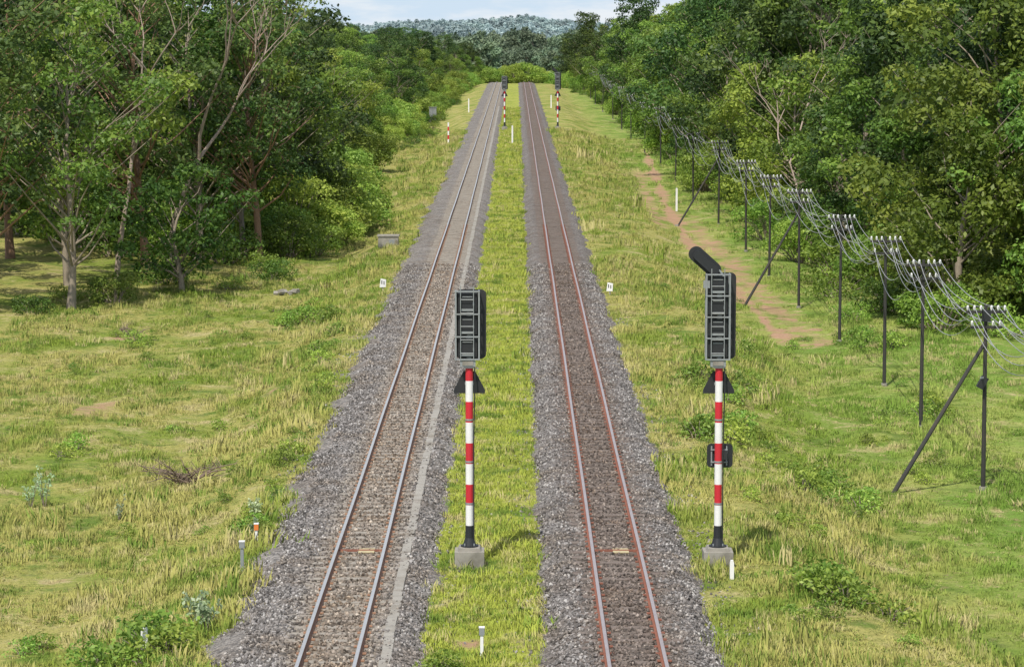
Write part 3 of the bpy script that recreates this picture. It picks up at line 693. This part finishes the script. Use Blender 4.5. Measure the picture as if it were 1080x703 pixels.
# ------------------------------------------------------------ telegraph poles + wires
PY = [58, 69.5, 81, 93, 104, 119, 134, 150, 168, 190, 214, 240, 268, 298, 330, 365, 400, 440, 480, 520]
tops = []
for i, y in enumerate(PY):
    x = 13.5+.15*math.sin(i*1.7); h = 5.5+.15*math.sin(i*2.3); z0 = float(gz(x, y)); b = MB()
    lx = .12*math.sin(i*3.1)
    b.tube([(0, 0, -.2), (lx*.5, 0, h*.5), (lx, 0, h)], [.07, .062, .05], 'pole', 10); b.tube([(0, 0, -.2), (0, 0, .12)], [.12, .11], 'conc', 10)
    b.box((lx, -.07, h-.18), (1.15, .06, .08), 'pole'); b.box((lx, -.07, h-.62), (.9, .06, .08), 'pole')
    b.tube([(lx-.3, -.07, h-.2), (lx, -.07, h-.5)], [.015, .015], 'pole', 6); b.tube([(lx+.3, -.07, h-.2), (lx, -.07, h-.5)], [.015, .015], 'pole', 6)
    att = []
    for (dx, dz) in ((-.53, -.14), (-.34, -.14), (-.15, -.14), (.15, -.14), (.34, -.14), (.53, -.14), (-.40, -.58), (.40, -.58), (.2, -.58)):
        b.tube([(lx+dx, -.07, h+dz), (lx+dx, -.07, h+dz+.05), (lx+dx, -.07, h+dz+.12), (lx+dx, -.07, h+dz+.15)], [.02, .038, .033, .015], 'white', 8)
        att.append(Vector((x+lx+dx, y-.07, z0+h+dz+.11)))
    if y in (81, 134, 190):
        b.tube([(lx, 0, h-1.05), (-2.85, -1.0, -.15)], [.055, .07], 'pole', 8); b.box((-2.85, -1.0, 0), (.22, .22, .18), 'conc')
    if y == 81:
        b.box((-.1, -.16, 3.15), (.2, .16, .36), 'black', Matrix.Rotation(.5, 3, 'Y')); b.box((-.13, -.25, 3.3), (.1, .02, .06), 'grey'); b.box((lx, -.1, h-.3), (.25, .1, .3), 'black')
    b.obj('telegraph_pole', (x, y, z0)); tops.append(att)
cu = bpy.data.curves.new('telegraph_wires', 'CURVE'); cu.dimensions = '3D'; cu.bevel_depth = .012; cu.bevel_resolution = 1
rr_ = random.Random(5)
for i in range(len(tops)-1):
    for j in range(9):
        a, c = tops[i][j], tops[i+1][j]; sag = rr_.uniform(.35, 1.5)*(1 if j < 6 else 1.15)*min(1.0, (PY[i+1]-PY[i])/14)
        sp = cu.splines.new('POLY'); sp.points.add(12)
        for k in range(13):
            t = k/12; p = a.lerp(c, t); p.z -= sag*4*t*(1-t); sp.points[k].co = (*p, 1)
cu.materials.append(M['wire']); sc.collection.objects.link(bpy.data.objects.new('telegraph_wires', cu))

# ------------------------------------------------------------ light, sky, camera
sd = Vector((-.20, -.58, .90)).normalized(); el = math.asin(sd.z); az = math.atan2(sd.x, sd.y)
w = bpy.data.worlds.new('World'); sc.world = w; w.use_nodes = True; nt = w.node_tree; nt.nodes.clear()
sky = nt.nodes.new('ShaderNodeTexSky'); sky.sky_type = 'NISHITA'; sky.sun_disc = False; sky.sun_elevation = el; sky.sun_rotation = az; sky.dust_density = 1.5
tc = nt.nodes.new('ShaderNodeTexCoord'); mp = nt.nodes.new('ShaderNodeMapping'); mp.inputs['Scale'].default_value = (1, 1, 4); nt.links.new(tc.outputs['Generated'], mp.inputs[0])
nz = noise(nt, mp.outputs[0], 13.0, 5, .6)
f = fr(nt, nz, .46, .62)
sz = nt.nodes.new('ShaderNodeSeparateXYZ'); nt.links.new(tc.outputs['Generated'], sz.inputs[0])
hor = fr(nt, sz.outputs[2], .30, .0)      # pale haze low on the horizon
c = mixc(nt, hor, sky.outputs[0], (4.2, 5.1, 6.0))
ff = nt.nodes.new('ShaderNodeMath'); ff.operation = 'MULTIPLY'; ff.inputs[1].default_value = .8; nt.links.new(f, ff.inputs[0])
c = mixc(nt, ff.outputs[0], c, (5.9, 6.05, 6.2))
bg = nt.nodes.new('ShaderNodeBackground'); bg.inputs[1].default_value = .15; nt.links.new(c, bg.inputs[0])
wo = nt.nodes.new('ShaderNodeOutputWorld'); nt.links.new(bg.outputs[0], wo.inputs[0])
l = bpy.data.lights.new('sun', 'SUN'); l.energy = 4.2; l.angle = math.radians(.5); l.color = (1, .95, .86)
lo = bpy.data.objects.new('sun', l); sc.collection.objects.link(lo); lo.rotation_euler = sd.to_track_quat('Z', 'Y').to_euler()
cam = bpy.data.cameras.new('camera'); cam.lens = 100; cam.sensor_width = 36; cam.clip_end = 9000; cam.clip_start = .5
co = bpy.data.objects.new('camera', cam); sc.collection.objects.link(co); sc.camera = co
co.location = (0, 0, 11.7); co.rotation_euler = (math.radians(90-6.18), 0, math.radians(.076))
sc.view_settings.view_transform = 'Standard'; sc.view_settings.look = 'None'; sc.view_settings.exposure = 0
